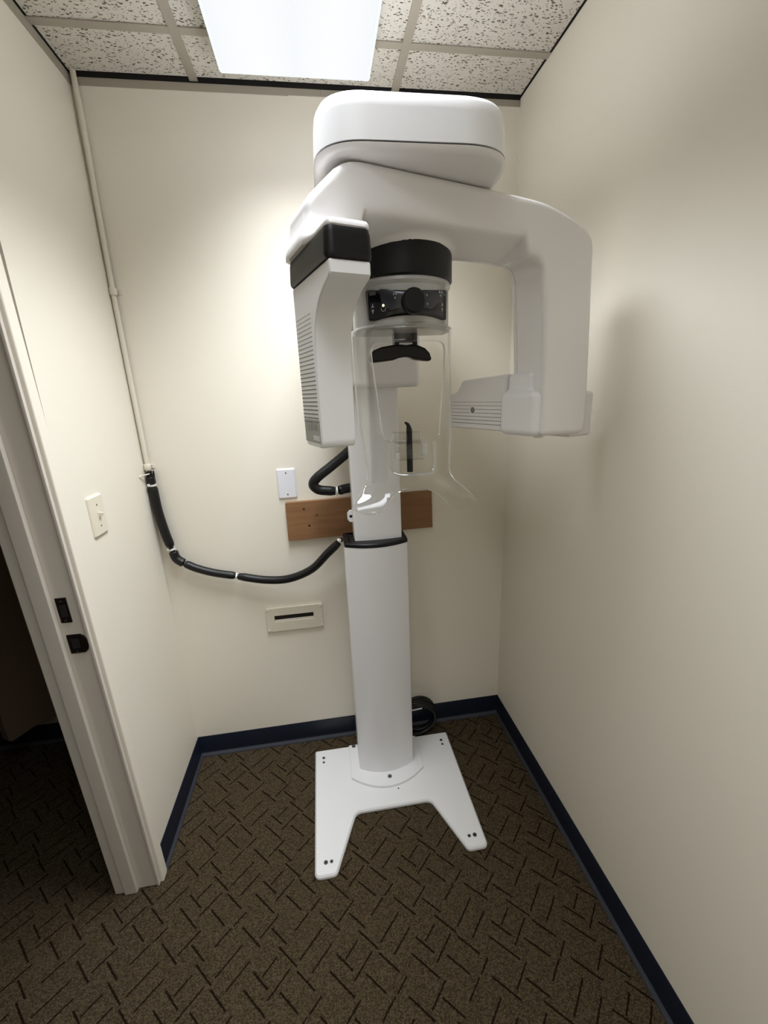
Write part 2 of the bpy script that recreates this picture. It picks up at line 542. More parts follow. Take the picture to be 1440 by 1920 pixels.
def surface_nets(f, lo, hi, h):
    lo = np.array(lo, float); n = np.ceil((np.array(hi) - lo) / h).astype(int) + 1
    ax = [lo[i] + h * np.arange(n[i]) for i in range(3)]
    G = np.stack(np.meshgrid(*ax, indexing='ij'), -1)
    F = f(G)
    S = F < 0
    acc = np.zeros(tuple(n - 1) + (3,)); cnt = np.zeros(tuple(n - 1))
    cr = []
    for a in range(3):
        lo_s = [slice(None)] * 3; hi_s = [slice(None)] * 3
        lo_s[a] = slice(0, -1); hi_s[a] = slice(1, None)
        A, B = F[tuple(lo_s)], F[tuple(hi_s)]
        X = (A < 0) != (B < 0); cr.append(X)
        t = np.where(X, A / np.where(X, A - B, 1), 0)
        P = G[tuple(lo_s)].copy(); P[..., a] += t * h
        o1, o2 = [i for i in range(3) if i != a]
        for i in (0, 1):
            for j in (0, 1):
                sl = [slice(None)] * 3
                sl[o1] = slice(i, n[o1] - 1 + i); sl[o2] = slice(j, n[o2] - 1 + j)
                xx = X[tuple(sl)]
                acc += np.where(xx[..., None], P[tuple(sl)], 0); cnt += xx
    act = cnt > 0
    idx = -np.ones(act.shape, int); idx[act] = np.arange(act.sum())
    V = acc[act] / cnt[act][:, None]
    for _ in range(4):
        e = h * 0.05; f0 = f(V)
        g = np.stack([(f(V + np.eye(3)[a] * e) - f(V - np.eye(3)[a] * e)) / (2 * e) for a in range(3)], -1)
        step = f0[:, None] * g / np.maximum((g * g).sum(-1), 0.2)[:, None]
        V = V - np.clip(step, -h * 0.5, h * 0.5)
    Q = []
    for a in range(3):
        o1, o2 = [(1, 2), (2, 0), (0, 1)][a]
        I = np.argwhere(cr[a])
        I = I[(I[:, o1] > 0) & (I[:, o2] > 0) & (I[:, o1] < n[o1] - 1) & (I[:, o2] < n[o2] - 1)]
        def c(d1, d2):
            J = I.copy(); J[:, o1] -= d1; J[:, o2] -= d2
            return idx[tuple(J.T)]
        q = np.stack([c(1, 1), c(0, 1), c(0, 0), c(1, 0)], -1)
        flip = ~S[tuple(I.T)]
        q[flip] = q[flip][:, ::-1]
        Q.append(q)
    return V, np.concatenate(Q)

# rotated gantry frame: s along the arm (generator -> sensor), t across it, z up
AX, AY, GA = 0.81, -0.743, math.radians(18)
U = Vector((math.cos(GA), math.sin(GA), 0)); W = Vector((-math.sin(GA), math.cos(GA), 0))
def gx(p):
    return Vector((AX, AY, 0)) + U * p[0] + W * p[1] + Vector((0, 0, p[2]))

def sdf_part(name, f, lo, hi, h, m, parent, cut=None):
    V, Q = surface_nets(f, lo, hi, h)
    me = bpy.data.meshes.new(name)
    me.from_pydata(V.tolist(), [], Q.tolist())
    bm = bmesh.new(); bm.from_mesh(me); bpy.data.meshes.remove(me)
    if cut:
        co, no = cut
        geom = bm.verts[:] + bm.edges[:] + bm.faces[:]
        bmesh.ops.bisect_plane(bm, geom=geom, plane_co=co, plane_no=no, clear_outer=True)
        bmesh.ops.holes_fill(bm, edges=[e for e in bm.edges if e.is_boundary])
    for v in bm.verts: v.co = gx(v.co)
    return from_bm(name, bm, m, parent, smooth=50)

# ================================================================== THE ROOM
YF = -2.45                      # wall behind the camera
DY0, DY1 = -0.525, -1.36        # door opening in the left wall
def struct(o, label=None, cat=None):
    return tag(o, label, cat, kind='structure')

struct(box('floor', (-2.1, XR + 0.1, YF - 0.1, 0.35, -0.05, 0.0), 'carpet'), 'brown carpet with a pattern of dark crossed dashes', 'floor')
struct(box('wall_back', (-0.125, XR + 0.1, 0.0, 0.12, 0.0, 2.62), 'wall'), 'cream painted wall behind the x-ray machine', 'wall')
struct(box('wall_right', (XR, XR + 0.1, YF, 0.0, 0.0, 2.62), 'wall'), 'cream painted wall right of the x-ray machine', 'wall')
struct(box('wall_front', (-0.125, XR + 0.1, YF - 0.1, YF, 0.0, 2.62), 'wall'), 'cream painted wall opposite the x-ray machine', 'wall')
bm = box_bm(-0.1, 0.0, DY0 + 0.02, 0.0, 0, 2.62)
box_bm(-0.1, 0.0, YF, DY1 - 0.02, 0, 2.62, bm)
box_bm(-0.1, 0.0, DY1 - 0.02, DY0 + 0.02, 2.07, 2.62, bm)
struct(from_bm('wall_left', bm, 'wall', smooth=0), 'cream painted wall with the doorway', 'wall')
# the unlit room beyond the doorway
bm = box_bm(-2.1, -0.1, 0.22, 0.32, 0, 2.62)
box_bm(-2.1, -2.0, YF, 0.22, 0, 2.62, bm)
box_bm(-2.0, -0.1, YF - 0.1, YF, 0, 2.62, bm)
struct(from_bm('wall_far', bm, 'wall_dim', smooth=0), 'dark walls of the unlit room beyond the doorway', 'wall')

def cove(name, path_a, path_b, out, hgt=0.1, m='navy'):
    """cove base between two floor points on the wall, out = direction into the room"""
    a, b, o = Vector(path_a), Vector(path_b), Vector(out)
    prof = [(0.0, 0), (0.0, hgt), (0.0022, hgt), (0.0034, hgt - 0.003), (0.0036, 0.026), (0.0046, 0.017), (0.0075, 0.0095), (0.0115, 0.0055), (0.0125, 0.003), (0.0125, 0)]
    ra = [tuple(a + o * d + Vector((0, 0, z))) for d, z in prof]
    rb = [tuple(b + o * d + Vector((0, 0, z))) for d, z in prof]
    o_ = loft(name, [ra, rb], m, smooth=60, wn=False)
    tp = [(0.0052, 0.0165), (0.0080, 0.0108), (0.0120, 0.0066), (0.0132, 0.0035), (0.0132, 0.0), (0.006, 0.0)]
    loft('toe', [[tuple(q + o * d + Vector((0, 0, z))) for d, z in tp] for q in (a, b)], 'toe', o_, smooth=60, wn=False)
    return struct(o_, 'navy blue vinyl cove base along the ' + name.split('_')[1] + ' wall', 'baseboard')
cove('baseboard_back', (0.0, 0, 0), (XR, 0, 0), (0, -1, 0))
cove('baseboard_right', (XR, 0, 0), (XR, YF, 0), (-1, 0, 0))
cove('baseboard_left', (0.0, 0, 0), (0.0, -0.484, 0), (1, 0, 0))
cove('baseboard_far', (-2.0, 0.22, 0), (-0.1, 0.22, 0), (0, -1, 0))

# ------------------------------------------------------------------ ceiling
ceil = struct(box('ceiling', (-2.1, XR + 0.1, YF - 0.1, 0.35, 2.62, 2.70), 'dark'), 'suspended ceiling of fissured tiles in a metal grid', 'ceiling')
TX = [0.0, 0.345, 0.955, XR]
TY = [0.0, -0.184, -1.403, YF]
for i in range(3):
    for j in range(3):
        x0, x1 = TX[i], TX[i + 1]; y1, y0 = TY[j], TY[j + 1]
        gx0 = 0.006 if i == 0 else 0.004; gx1 = 0.004
        gy1 = 0.013 if j == 0 else 0.004
        box('ceiling_tile', (x0 + gx0, x1 - gx1, y0 + 0.004, y1 - gy1, H + 0.002, H + 0.018), 'tile', ceil, bev=0.0015, segs=1)
for x in TX[1:3]:
    box('grid_runner', (x - 0.012, x + 0.012, YF, -0.002, H - 0.002, H + 0.001), 'grid', ceil)
    box('grid_web', (x - 0.001, x + 0.001, YF, -0.002, H + 0.001, H + 0.04), 'grid', ceil)
for j in (1, 2):
    for i in range(3):
        a = 0.0 if i == 0 else TX[i] + 0.012
        b = XR - 0.001 if i == 2 else TX[i + 1] - 0.012
        box('grid_cross_tee', (a, b, TY[j] - 0.012, TY[j] + 0.012, H - 0.0015, H + 0.001), 'grid', ceil)
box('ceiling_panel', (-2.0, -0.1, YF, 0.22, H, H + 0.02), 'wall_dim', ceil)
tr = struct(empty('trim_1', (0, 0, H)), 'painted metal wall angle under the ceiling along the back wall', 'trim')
for a, b in ((0.022, 0.62), (0.6205, 0.72), (0.7205, XR)):
    box('wall_angle', (a, b, -0.003, 0.0, H - 0.026 + (0.002 if a > 0.5 else 0), H - 0.006), 'grid', tr, bev=0.0008, segs=1)
box('shadow_gap_strip', (0.0, XR, -0.0012, 0.0, H - 0.006, H + 0.05), 'dark', tr)  # dark strips on three walls: shade of the ceiling gap as colour
box('shadow_gap_strip', (0.0, 0.0012, YF, 0.0, H - 0.002, H + 0.05), 'dark', tr)
box('shadow_gap_strip', (XR - 0.0012, XR, YF, 0.0, H - 0.001, H + 0.05), 'dark', tr)
struct(box('trim_2', (0.0, 0.004, YF, 0.0, H - 0.026, H - 0.002), 'grid', bev=0.0008, segs=1), 'painted metal wall angle under the ceiling along the left wall', 'trim')

# ------------------------------------------------------------------ light fixture
FX0, FX1, FY0, FY1, FZ = 0.443, 0.853, -2.30, -0.155, 2.37  # front length out of view is made up to hold the added light
FXC, FYC = (FX0 + FX1) / 2, (FY0 + FY1) / 2
fx = tag(empty('ceiling_light', (FXC, FYC, H)), 'lit fluorescent ceiling fixture with a prismatic white lens', 'light')
box('housing', (FX0 + 0.012, FX1 - 0.012, FY0 + 0.012, FY1 - 0.012, FZ + 0.022, H - 0.0025), 'fixture', fx, bev=0.004)
rr = rrect(FX0, FX1, FY0, FY1, 0.006, 4)
loft('lens_rim', stack(rr, [(FZ + 0.0215, 0.004), (FZ + 0.014, 0.0), (FZ + 0.006, 0.0), (FZ + 0.001, 0.003), (FZ - 0.0005, 0.006), (FZ + 0.002, 0.0085)]), 'lensrim', fx, smooth=30, wn=False, cap=False)
loft('lens', stack(rr, [(FZ + 0.0015, 0.0078), (FZ + 0.0005, 0.0086)]), 'lens', fx, smooth=30, wn=False)
for w_, ya, yb in ((LAMP_W[0], -0.92, -0.22), (LAMP_W[1], -2.25, -1.28)):      # rear tubes; unseen front section added beyond a gap to brighten the room
    ld = bpy.data.lights.new('tube_and_fill_light', 'AREA')
    ld.shape = 'RECTANGLE'; ld.size = FX1 - FX0 - 0.03; ld.size_y = yb - ya
    ld.energy = w_; ld.color = (0.90, 0.945, 1.0); ld.spread = math.radians(112)
    lo_ = bpy.data.objects.new('tube_and_fill_light', ld); COL.objects.link(lo_)
    lo_.parent = fx; lo_.location = (0, (ya + yb) / 2 - FYC, FZ - 0.002 - H); OFF[lo_] = Vector((FXC, FYC, FZ))
for ys in (FY1 - 0.004, FY0 - 0.001):
    box('end_clip', (FX0 - 0.002, FX1 + 0.002, ys, ys + 0.005, FZ + 0.010, FZ + 0.024), 'fixture', fx, bev=0.001, segs=1)

# ------------------------------------------------------------------ door frame (leans a little)
LEAN = 0.030
def dl(p):
    return Vector((p[0], p[1] - LEAN * (p[2] - 0.1), p[2]))
door = struct(empty('door_1', (-0.06, DY0, 0)), 'painted wooden door frame open to the unlit room', 'door frame')
DT = 2.05
box('jamb', (-0.100, -0.004, DY0 + 0.002, DY0 + 0.024, 0, DT), 'trim', door, bev=0.002, xf=dl)
box('door_stop', (-0.1005, -0.062, DY0 - 0.013, DY0 + 0.002, 0, DT), 'trim', door, bev=0.003, xf=dl)
box('jamb_bead', (-0.006, 0.002, DY0 - 0.002, DY0 + 0.012, 0, DT), 'trim', door, bev=0.002, xf=dl)
box('casing', (0.0, 0.012, DY0 + 0.008, DY0 + 0.043, 0, DT + 0.04), 'wall', door, bev=0.004, segs=3, xf=dl)
box('casing', (-0.132, -0.1, DY0 - 0.006, DY0 + 0.05, 0, DT + 0.04), 'trim', door, bev=0.004, segs=3, xf=dl)
box('jamb', (-0.100, 0.0, DY1 - 0.02, DY1 + 0.002, 0, DT), 'trim', door, bev=0.002)
box('casing', (0.0, 0.012, DY1 - 0.06, DY1 - 0.008, 0, DT + 0.04), 'trim', door, bev=0.004)
box('head_jamb', (-0.100, 0.0, DY1, DY0 - 0.03, DT, DT + 0.02), 'trim', door, bev=0.002)
# strike plates
sp = box('strike_plate', (-0.055, -0.029, DY0 - 0.0008, DY0 + 0.003, 0.986, 1.056), 'bronze', door, bev=0.0006, segs=1, xf=dl)
box('latch_hole', (-0.049, -0.033, DY0 - 0.0014, DY0 + 0.002, 1.002, 1.037), 'hole', sp, xf=dl)
for z in (0.993, 1.047):
    disc('screw', dl((-0.042, DY0 - 0.0006, z)), (0, -1, 0), 0.0035, 0.0012, 'steel', sp, segs=12)
lip = [(-0.053, 0.895), (-0.018, 0.895), (-0.010, 0.902), (-0.006, 0.915), (-0.006, 0.93), (-0.011, 0.944), (-0.02, 0.95), (-0.053, 0.95)]
sp2 = prism('strike_plate', lip, DY0 - 0.0012, DY0 + 0.002, 'y', 'bronze', door, bev=0.0006, segs=1, xf=dl)
box('latch_hole', (-0.045, -0.026, DY0 - 0.0018, DY0 + 0.001, 0.909, 0.938), 'hole', sp2, xf=dl)
disc('screw', dl((-0.036, DY0 - 0.001, 0.9)), (0, -1, 0), 0.003, 0.0012, 'steel', sp2, segs=12)

# dark panel hanging in the next room
pa, pb = Vector((-0.722, 0.0, 0)), Vector((-0.628, 0.185, 0))
dv = (pb - pa).normalized(); nv = Vector((dv.y, -dv.x, 0))
pw = round_poly([(0, 0.2), (0.205, 0.2), (0.205, 1.9), (0, 1.9)], [0.02, 0.003, 0.01, 0.01], 5)
bm = bmesh.new()
rgs = []
for d in (0.0, 0.035):
    rgs.append([bm.verts.new(pa + dv * a - nv * d + Vector((0, 0, z))) for a, z in pw])
bm.faces.new(rgs[0]); bm.faces.new(rgs[1][::-1])
for i in range(len(pw)):
    j = (i + 1) % len(pw)
    bm.faces.new((rgs[0][i], rgs[1][i], rgs[1][j], rgs[0][j]))
tag(from_bm('hanging_panel', bm, 'panelbrown', origin=(-0.68, 0.09, 0.2), smooth=30), 'dark brown hanging panel in the unlit room beyond the doorway', 'panel')

# ================================================================== WALL THINGS
def wall_plate(name, x0, x1, z0, z1, m, th, label, cat):
    e = tag(empty(name, ((x0 + x1) / 2, 0, z0)), label, cat)
    pl = rrect(x0, x1, z0, z1, 0.0055, 4)
    rings = [[(x, -d, z) for x, z in inset(pl, i)] for d, i in ((0, 0), (th * 0.45, 0), (th, 0.004))]
    loft('plate', rings, m, e, smooth=20)
    return e
e = wall_plate('blank_wall_plate', 0.4585, 0.5285, 1.1425, 1.258, 'platewhite', 0.0065, 'white blank wall plate above the left end of the wooden board', 'wall plate')
for z in (1.1585, 1.242):
    disc('screw', (0.4935, -0.0062, z), (0, -1, 0), 0.0028, 0.001, 'steel', e, segs=12)

# light switch on the left wall
sw = tag(empty('light_switch', (0, -0.385, 1.166)), 'ivory toggle light switch on the left wall beside the door frame', 'light switch')
pl = rrect(-0.4225, -0.3470, 1.1655, 1.2785, 0.0055, 4)
loft('plate', [[(d, y, z) for y, z in inset(pl, i)] for d, i in ((0, 0), (0.003, 0), (0.0065, 0.004))], 'ivory', sw, smooth=20)
box('toggle_slot', (0.006, 0.0072, -0.390, -0.380, 1.2095, 1.2345), 'trim', sw)
prism('toggle', [(0.006, 1.214), (0.0175, 1.2225), (0.0185, 1.2295), (0.006, 1.231)], -0.3885, -0.3815, 'y', 'ivory', sw, bev=0.001, segs=2)
for z in (1.192, 1.252):
    disc('screw', (0.0062, -0.385, z), (1, 0, 0), 0.0026, 0.001, 'steel', sw, segs=12)

# slotted access plate
ap = tag(empty('slotted_wall_plate', (0.47, 0, 0.58)), 'cream rectangular wall plate with a dark horizontal slot', 'wall plate')
def frame_plate(name, o, i, y0, y1, m, parent):
    bm = bmesh.new()
    def ring(r, y): return [bm.verts.new((x, y, z)) for x, z in ((r[0], r[2]), (r[1], r[2]), (r[1], r[3]), (r[0], r[3]))]
    a, b, c, d = ring(o, y0), ring(o, y1), ring(i, y1), ring(i, y0)
    for p, q in ((a, b), (b, c), (c, d), (d, a)):
        for k in range(4):
            bm.faces.new((p[k], p[(k + 1) % 4], q[(k + 1) % 4], q[k]))
    bmesh.ops.recalc_face_normals(bm, faces=bm.faces)
    bevel_sharp(bm, 0.0012, 2)
    return from_bm(name, bm, m, parent, wn=True)
frame_plate('plate', (0.355, 0.586, 0.5795, 0.685), (0.388, 0.5475, 0.623, 0.6505), -0.0008, -0.012, 'plate', ap)
box('slot_backing', (0.3875, 0.548, -0.0022, -0.0004, 0.6225, 0.651), 'hole', ap)
box('slot_lip', (0.3885, 0.547, -0.0105, -0.003, 0.6232, 0.629), 'plate', ap)
for x in (0.3625, 0.5785):
    for z in (0.587, 0.6775):
        disc('screw', (x, -0.0118, z), (0, -1, 0), 0.0045, 0.0028, 'plate', ap, segs=14, bev=0.0015)

# wooden board
bd = tag(empty('wooden_board', (0.77, 0, 0.975)), 'short brown pine board fixed to the back wall behind the column', 'board')
pl = [(0.4785, 0.9735), (1.0605, 0.981), (1.058, 1.134), (0.4805, 1.128)]
prism('plank', pl, -0.0005, -0.021, 'y', 'wood', bd, bev=0.0012, segs=2)
for x, z in ((0.549, 1.099), (0.5645, 1.031)):
    disc('screw_hole', (x, -0.0208, z), (0, -1, 0), 0.0042, 0.0008, 'hole', bd, segs=12)

# conduit in the back left corner
PX, PY = 0.0125, -0.0125
cd = tag(empty('conduit', (PX, PY, 1.275)), 'thin cream painted conduit running up the back left corner', 'conduit')
tube('pipe', [(PX + 0.004, PY, H + 0.02), (PX + 0.004, PY, 2.3), (PX - 0.002, PY, 1.87), (PX, PY, 1.276)], 0.0078, 'pipe', cd, n=12)
for z in (1.868, 1.297):
    s = from_bm('pipe_strap', tube_bm([Vector((PX - 0.001, PY, z - 0.011)), Vector((PX - 0.001, PY, z - 0.009)), Vector((PX - 0.001, PY, z + 0.009)), Vector((PX - 0.001, PY, z + 0.011))], lambda t: 0.0118 if 0.05 < t < 0.95 else 0.0105, 16), 'pipe', cd)
    box('strap_ear', (PX + 0.009, PX + 0.020, -0.003, 0.0, z - 0.007, z + 0.007), 'pipe', s, bev=0.0008, segs=1)
hk = tag(empty('wire_hook', (0.0, -0.03, 1.277)), 'small bent cream wire hook at the lower end of the conduit', 'hook')
tube('wire', [(0.016, -0.014, 1.2715), (0.018, -0.026, 1.2735), (0.016, -0.045, 1.2745), (0.003, -0.066, 1.274), (0.0025, -0.068, 1.269)], 0.0024, 'pipe', hk, n=8, segs=8)

# cable in black sleeves
ch = tag(empty('sleeved_cable', (0.3, -0.03, 0.82)), 'long black sleeved cable sagging from the corner conduit to the column', 'cable')
R1 = 0.0155
def sleeve(name, pts, r, parent, n=10, ends=0.82):
    f = lambda t: r * (ends + (1 - ends) * min(1, min(t, 1 - t) * 22 + 0.02))
    return tube(name, pts, f, 'rubber', parent, n=n, segs=16)
def tie(c, d, r, parent, knob):
    c, d = Vector(c), Vector(d).normalized()
    t = from_bm('cable_tie', tube_bm([c - d * 0.003, c - d * 0.0025, c + d * 0.0025, c + d * 0.003], r, 16), 'tie', parent)
    k = Vector(knob).normalized()
    bx = c + k * (r + 0.002)
    box('tie_head', (bx.x - 0.004, bx.x + 0.004, bx.y - 0.004, bx.y + 0.004, bx.z - 0.0045, bx.z + 0.0045), 'tie', t, bev=0.001, segs=1)
    return t
tube('inner_cable', [(0.0165, -0.0165, 1.283), (0.018, -0.019, 1.25), (0.0235, -0.022, 1.13), (0.045, -0.025, 0.99), (0.062, -0.028, 0.942), (0.1, -0.03, 0.912), (0.18, -0.032, 0.877),
                     (0.27, -0.035, 0.853), (0.38, -0.045, 0.830), (0.47, -0.058, 0.832), (0.56, -0.082, 0.872), (0.63, -0.105, 0.942), (0.6855, -0.12, 0.998)], 0.0085, 'rubber', ch)
sleeve('sleeve', [(0.0175, -0.0185, 1.262), (0.0185, -0.019, 1.236)], R1 * 0.95, ch)
for dx, dy, hh in ((-0.006, -0.008, 0.018), (0.009, -0.006, 0.012), (0.0085, 0.006, 0.020), (-0.007, 0.005, 0.012)):
    tube('sleeve_tab', [(0.0175 + dx, -0.0185 + dy, 1.256), (0.0175 + dx * 1.25, -0.0185 + dy * 1.1, 1.262 + hh * 0.5), (0.0175 + dx * 1.4, -0.0185 + dy, 1.262 + hh)], lambda t: 0.0052 * (1 - 0.55 * t), 'rubber', ch, n=4, segs=8)
tie((0.019, -0.0195, 1.231), (0.02, 0, -1), R1 * 0.93, ch, (-0.4, -1, 0.2))
sleeve('sleeve', [(0.0195, -0.0195, 1.226), (0.0225, -0.022, 1.14), (0.033, -0.024, 1.055), (0.0445, -0.025, 0.995)], R1 * 1.04, ch)
tie((0.0475, -0.0255, 0.983), (0.25, 0, -1), R1 * 0.72, ch, (-1, -0.4, 0.1))
sleeve('sleeve', [(0.0505, -0.026, 0.974), (0.0555, -0.0265, 0.950), (0.068, -0.028, 0.935), (0.082, -0.029, 0.925)], R1 * 1.06, ch)
sleeve('sleeve', [(0.086, -0.029, 0.922), (0.13, -0.03, 0.897), (0.19, -0.032, 0.874), (0.262, -0.034, 0.856)], R1 * 0.97, ch)
tie((0.2685, -0.0345, 0.854), (1, 0, -0.25), R1 * 0.8, ch, (0, -0.5, -1))
sleeve('sleeve', [(0.276, -0.035, 0.852), (0.38, -0.045, 0.830), (0.47, -0.058, 0.832), (0.56, -0.082, 0.872), (0.625, -0.103, 0.938), (0.67, -0.115, 0.982)], R1, ch)
tie((0.6765, -0.116, 0.990), (1, 0, 1), R1 * 0.78, ch, (0, -1, 0.6))

ch2 = tag(empty('sleeved_cable', (0.65, -0.1, 1.18)), 'short black sleeved cable looping out from behind the upper column', 'cable')
R2 = 0.0175
sleeve('sleeve', [(0.80, -0.098, 1.385), (0.735, -0.102, 1.325), (0.668, -0.112, 1.276), (0.613, -0.12, 1.238), (0.596, -0.12, 1.214), (0.612, -0.12, 1.194), (0.645, -0.12, 1.187), (0.6735, -0.12, 1.184)], R2, ch2)
tie((0.679, -0.12, 1.1838), (1, 0, 0), R2 * 0.9, ch2, (0, -0.3, -1))
sleeve('sleeve', [(0.685, -0.118, 1.1838), (0.72, -0.102, 1.187), (0.79, -0.098, 1.19)], R2, ch2)

# coil of cable on the floor behind the column
cc = tag(empty('cable_coil', (0.965, -0.06, 0.0)), 'coil of black cable on the floor behind the column', 'cable')
for k, (r, dy, dz, dx) in enumerate(((0.082, -0.038, 0.0, 0.0), (0.078, -0.052, 0.004, 0.004), (0.084, -0.066, -0.001, -0.005), (0.076, -0.08, 0.003, 0.002))):
    c = Vector((0.972 + dx, dy, 0.094 + dz))
    path = [c + Vector((r * math.cos(a), 0.006 * math.sin(2 * a + k), r * 1.0 * math.sin(a))) for a in [2 * pi * i / 40 for i in range(40)]]
    from_bm('cable_loop', tube_bm(path, 0.0085, 10, closed=True), 'rubber', cc, smooth=60)
tube('white_wire', [(0.925, -0.085, 0.155), (0.95, -0.093, 0.162), (0.985, -0.094, 0.166)], 0.0028, 'tie', cc, segs=8)

# ================================================================== THE X-RAY MACHINE
CX = 0.80
mc = tag(empty('dental_x_ray_machine', (CX, -0.3, 0)), 'white panoramic dental x-ray machine on a four-footed base plate', 'x-ray machine')

# base plate
half = [(0.0, -0.089), (0.297, -0.089), (0.295, -0.603), (0.222, -0.603), (0.142, -0.402), (0.0, -0.402)]
plan = [(CX - x, y) for x, y in half[1:5]][::-1]
outl = [(CX - 0.297, -0.089), (CX - 0.295, -0.603), (CX - 0.222, -0.603), (CX - 0.142, -0.402),
        (CX + 0.142, -0.402), (CX + 0.222, -0.603), (CX + 0.295, -0.603), (CX + 0.297, -0.089)]
outl = round_poly(outl, [0.008, 0.02, 0.022, 0.03, 0.03, 0.022, 0.02, 0.008], 6)
loft('base_plate', stack(outl, [(0.001, 0.003), (0.003, 0.0005), (0.009, 0.0), (0.0135, 0.001), (0.018, 0.006)]), 'powder', mc, smooth=40)
for x, y, r in ((0.54, -0.134, 0.0062), (0.54, -0.157, 0.0052), (1.06, -0.134, 0.0062), (1.06, -0.157, 0.0052),
                (0.542, -0.561, 0.0072), (0.561, -0.561, 0.0058), (1.04, -0.561, 0.0058), (1.06, -0.561, 0.0072)):
    b = disc('levelling_screw', (x, y, 0.0178), (0, 0, 1), r, 0.001, 'steel', mc, segs=18)
    disc('screw_socket', (x, y, 0.0187), (0, 0, 1), r * 0.5, 0.0004, 'hole', b, segs=6)
disc('small_hole', (0.83, -0.335, 0.0178), (0, 0, 1), 0.003, 0.0005, 'hole', mc, segs=10)
# foot of the column
ft = [(CX - 0.149, -0.098), (CX - 0.149, -0.262)] + [(CX + x, -0.262 - 0.064 * (1 - (x / 0.149) ** 2)) for x in np.linspace(-0.135, 0.135, 15)] + [(CX + 0.149, -0.262), (CX + 0.149, -0.098)]
loft('column_foot', stack(ft, [(0.0182, 0.0), (0.026, 0.0), (0.0285, 0.0008), (0.0295, 0.0025)]), 'powder', mc, smooth=40)
for x, y in ((0.672, -0.107), (0.928, -0.107), (0.804, -0.285)):
    b = disc('bolt', (x, y, 0.0293), (0, 0, 1), 0.0085, 0.002, 'steel', mc, segs=20, bev=0.0006)
    disc('bolt_head', (x, y, 0.0312), (0, 0, 1), 0.0048, 0.002, 'steel', b, segs=6)

def column_plan(x0, x1, yb, ys, yf, r=0.012):
    xc, hw = (x0 + x1) / 2, (x1 - x0) / 2
    p = [(x0, yb), (x0, ys)] + [(xc + x * hw, ys - (ys - yf) * (1 - x * x)) for x in np.linspace(-0.86, 0.86, 15)] + [(x1, ys), (x1, yb)]
    rr = [0.01, 0.012] + [0] * 15 + [0.012, 0.01]
    return round_poly(p, rr, 5)
cp = column_plan(0.688, 0.914, -0.11, -0.228, -0.262)
ZC = 1.012
loft('lower_column', stack(cp, [(0.0297, 0.0), (ZC - 0.008, 0.0)]), 'white', mc, smooth=40)
loft('column_collar', stack(cp, [(ZC - 0.008, -0.0005), (ZC + 0.003, -0.0005), (ZC + 0.007, 0.003), (ZC + 0.0072, 0.02)]), 'black', mc, smooth=40)
ip = column_plan(0.727, 0.896, -0.125, -0.215, -0.222)
loft('upper_column', stack(ip, [(ZC + 0.0072, 0.0), (1.56, 0.0)]), 'white', mc, smooth=40)
cl = prism('cable_clamp', round_poly([(0.709, 1.082), (0.709, 1.104), (0.716, 1.114), (0.7275, 1.116), (0.7275, 1.070), (0.716, 1.072)], 0.002, 2), -0.142, -0.152, 'y', 'white', mc, bev=0.001, segs=2)
disc('clamp_hole', (0.7215, -0.1519, 1.093), (0, -1, 0), 0.0055, 0.0006, 'hole', cl, segs=14)
# carriage
kp = rrect(0.640, 0.966, -0.255, -0.115, 0.018, 6)
loft('carriage', stack(kp, [(1.535, 0.012), (1.538, 0.005), (1.545, 0.001), (1.552, 0.0), (1.892, 0.0)]), 'offwhite', mc, smooth=40)
# overhead head
hp = [(0.662, -0.13), (0.662, -0.846), (0.998, -0.846), (1.010, -0.62), (0.985, -0.13)]
hp = round_poly(hp, [0.03, 0.085, 0.10, 0.3, 0.03], 14)
hp2 = inset(hp, 0.0)
loft('head_lower_shell', stack(hp, [(1.884, 0.030), (1.8845, 0.018), (1.887, 0.008), (1.891, 0.002), (1.8965, 0.0)]), 'offwhite', mc, smooth=50)
loft('head_seam', stack(hp, [(1.8965, 0.003), (1.8992, 0.003)]), 'black', mc)
loft('head_upper_shell', stack(hp, [(1.8992, 0.0), (1.945, 0.003), (1.958, 0.005), (1.966, 0.010), (1.972, 0.02), (1.9755, 0.04), (1.9785, 0.075), (1.98, 0.11)]), 'white', mc, smooth=50)

# gantry (rotating arm) -------------------------------------------------
shoulder = [(0.285, 1.880), (0.32, 1.8775), (0.355, 1.871), (0.39, 1.863), (0.42, 1.853), (0.445, 1.841), (0.461, 1.826), (0.467, 1.806)]
prof = [(-0.193, 1.752), (-0.195, 1.79)]
prof += [(-0.194, 1.808), (-0.190, 1.818), (-0.183, 1.826), (-0.140, 1.866), (-0.127, 1.8745), (-0.112, 1.8805), (-0.092, 1.883)]
prof += [(0.20, 1.882)] + [(p.x, p.y) for p in catmull([(a, b, 0) for a, b in shoulder], 4)]
prof += [(0.477, 1.662), (0.487, 1.50), (0.488, 1.425), (0.482, 1.406), (0.470, 1.402), (0.348, 1.405), (0.338, 1.412)]
prof += [(0.336, 1.547), (0.328, 1.657), (0.320, 1.735)] + arc(0.284, 1.739, 0.036, 0.0, pi / 2, 8, 0.040)[1:]
prof += [(0.05, 1.779), (-0.05, 1.779), (-0.10, 1.77), (-0.128, 1.752)]
prof = prof[::-1]
def smax(a, b, k):
    return -smin(-a, -b, k)
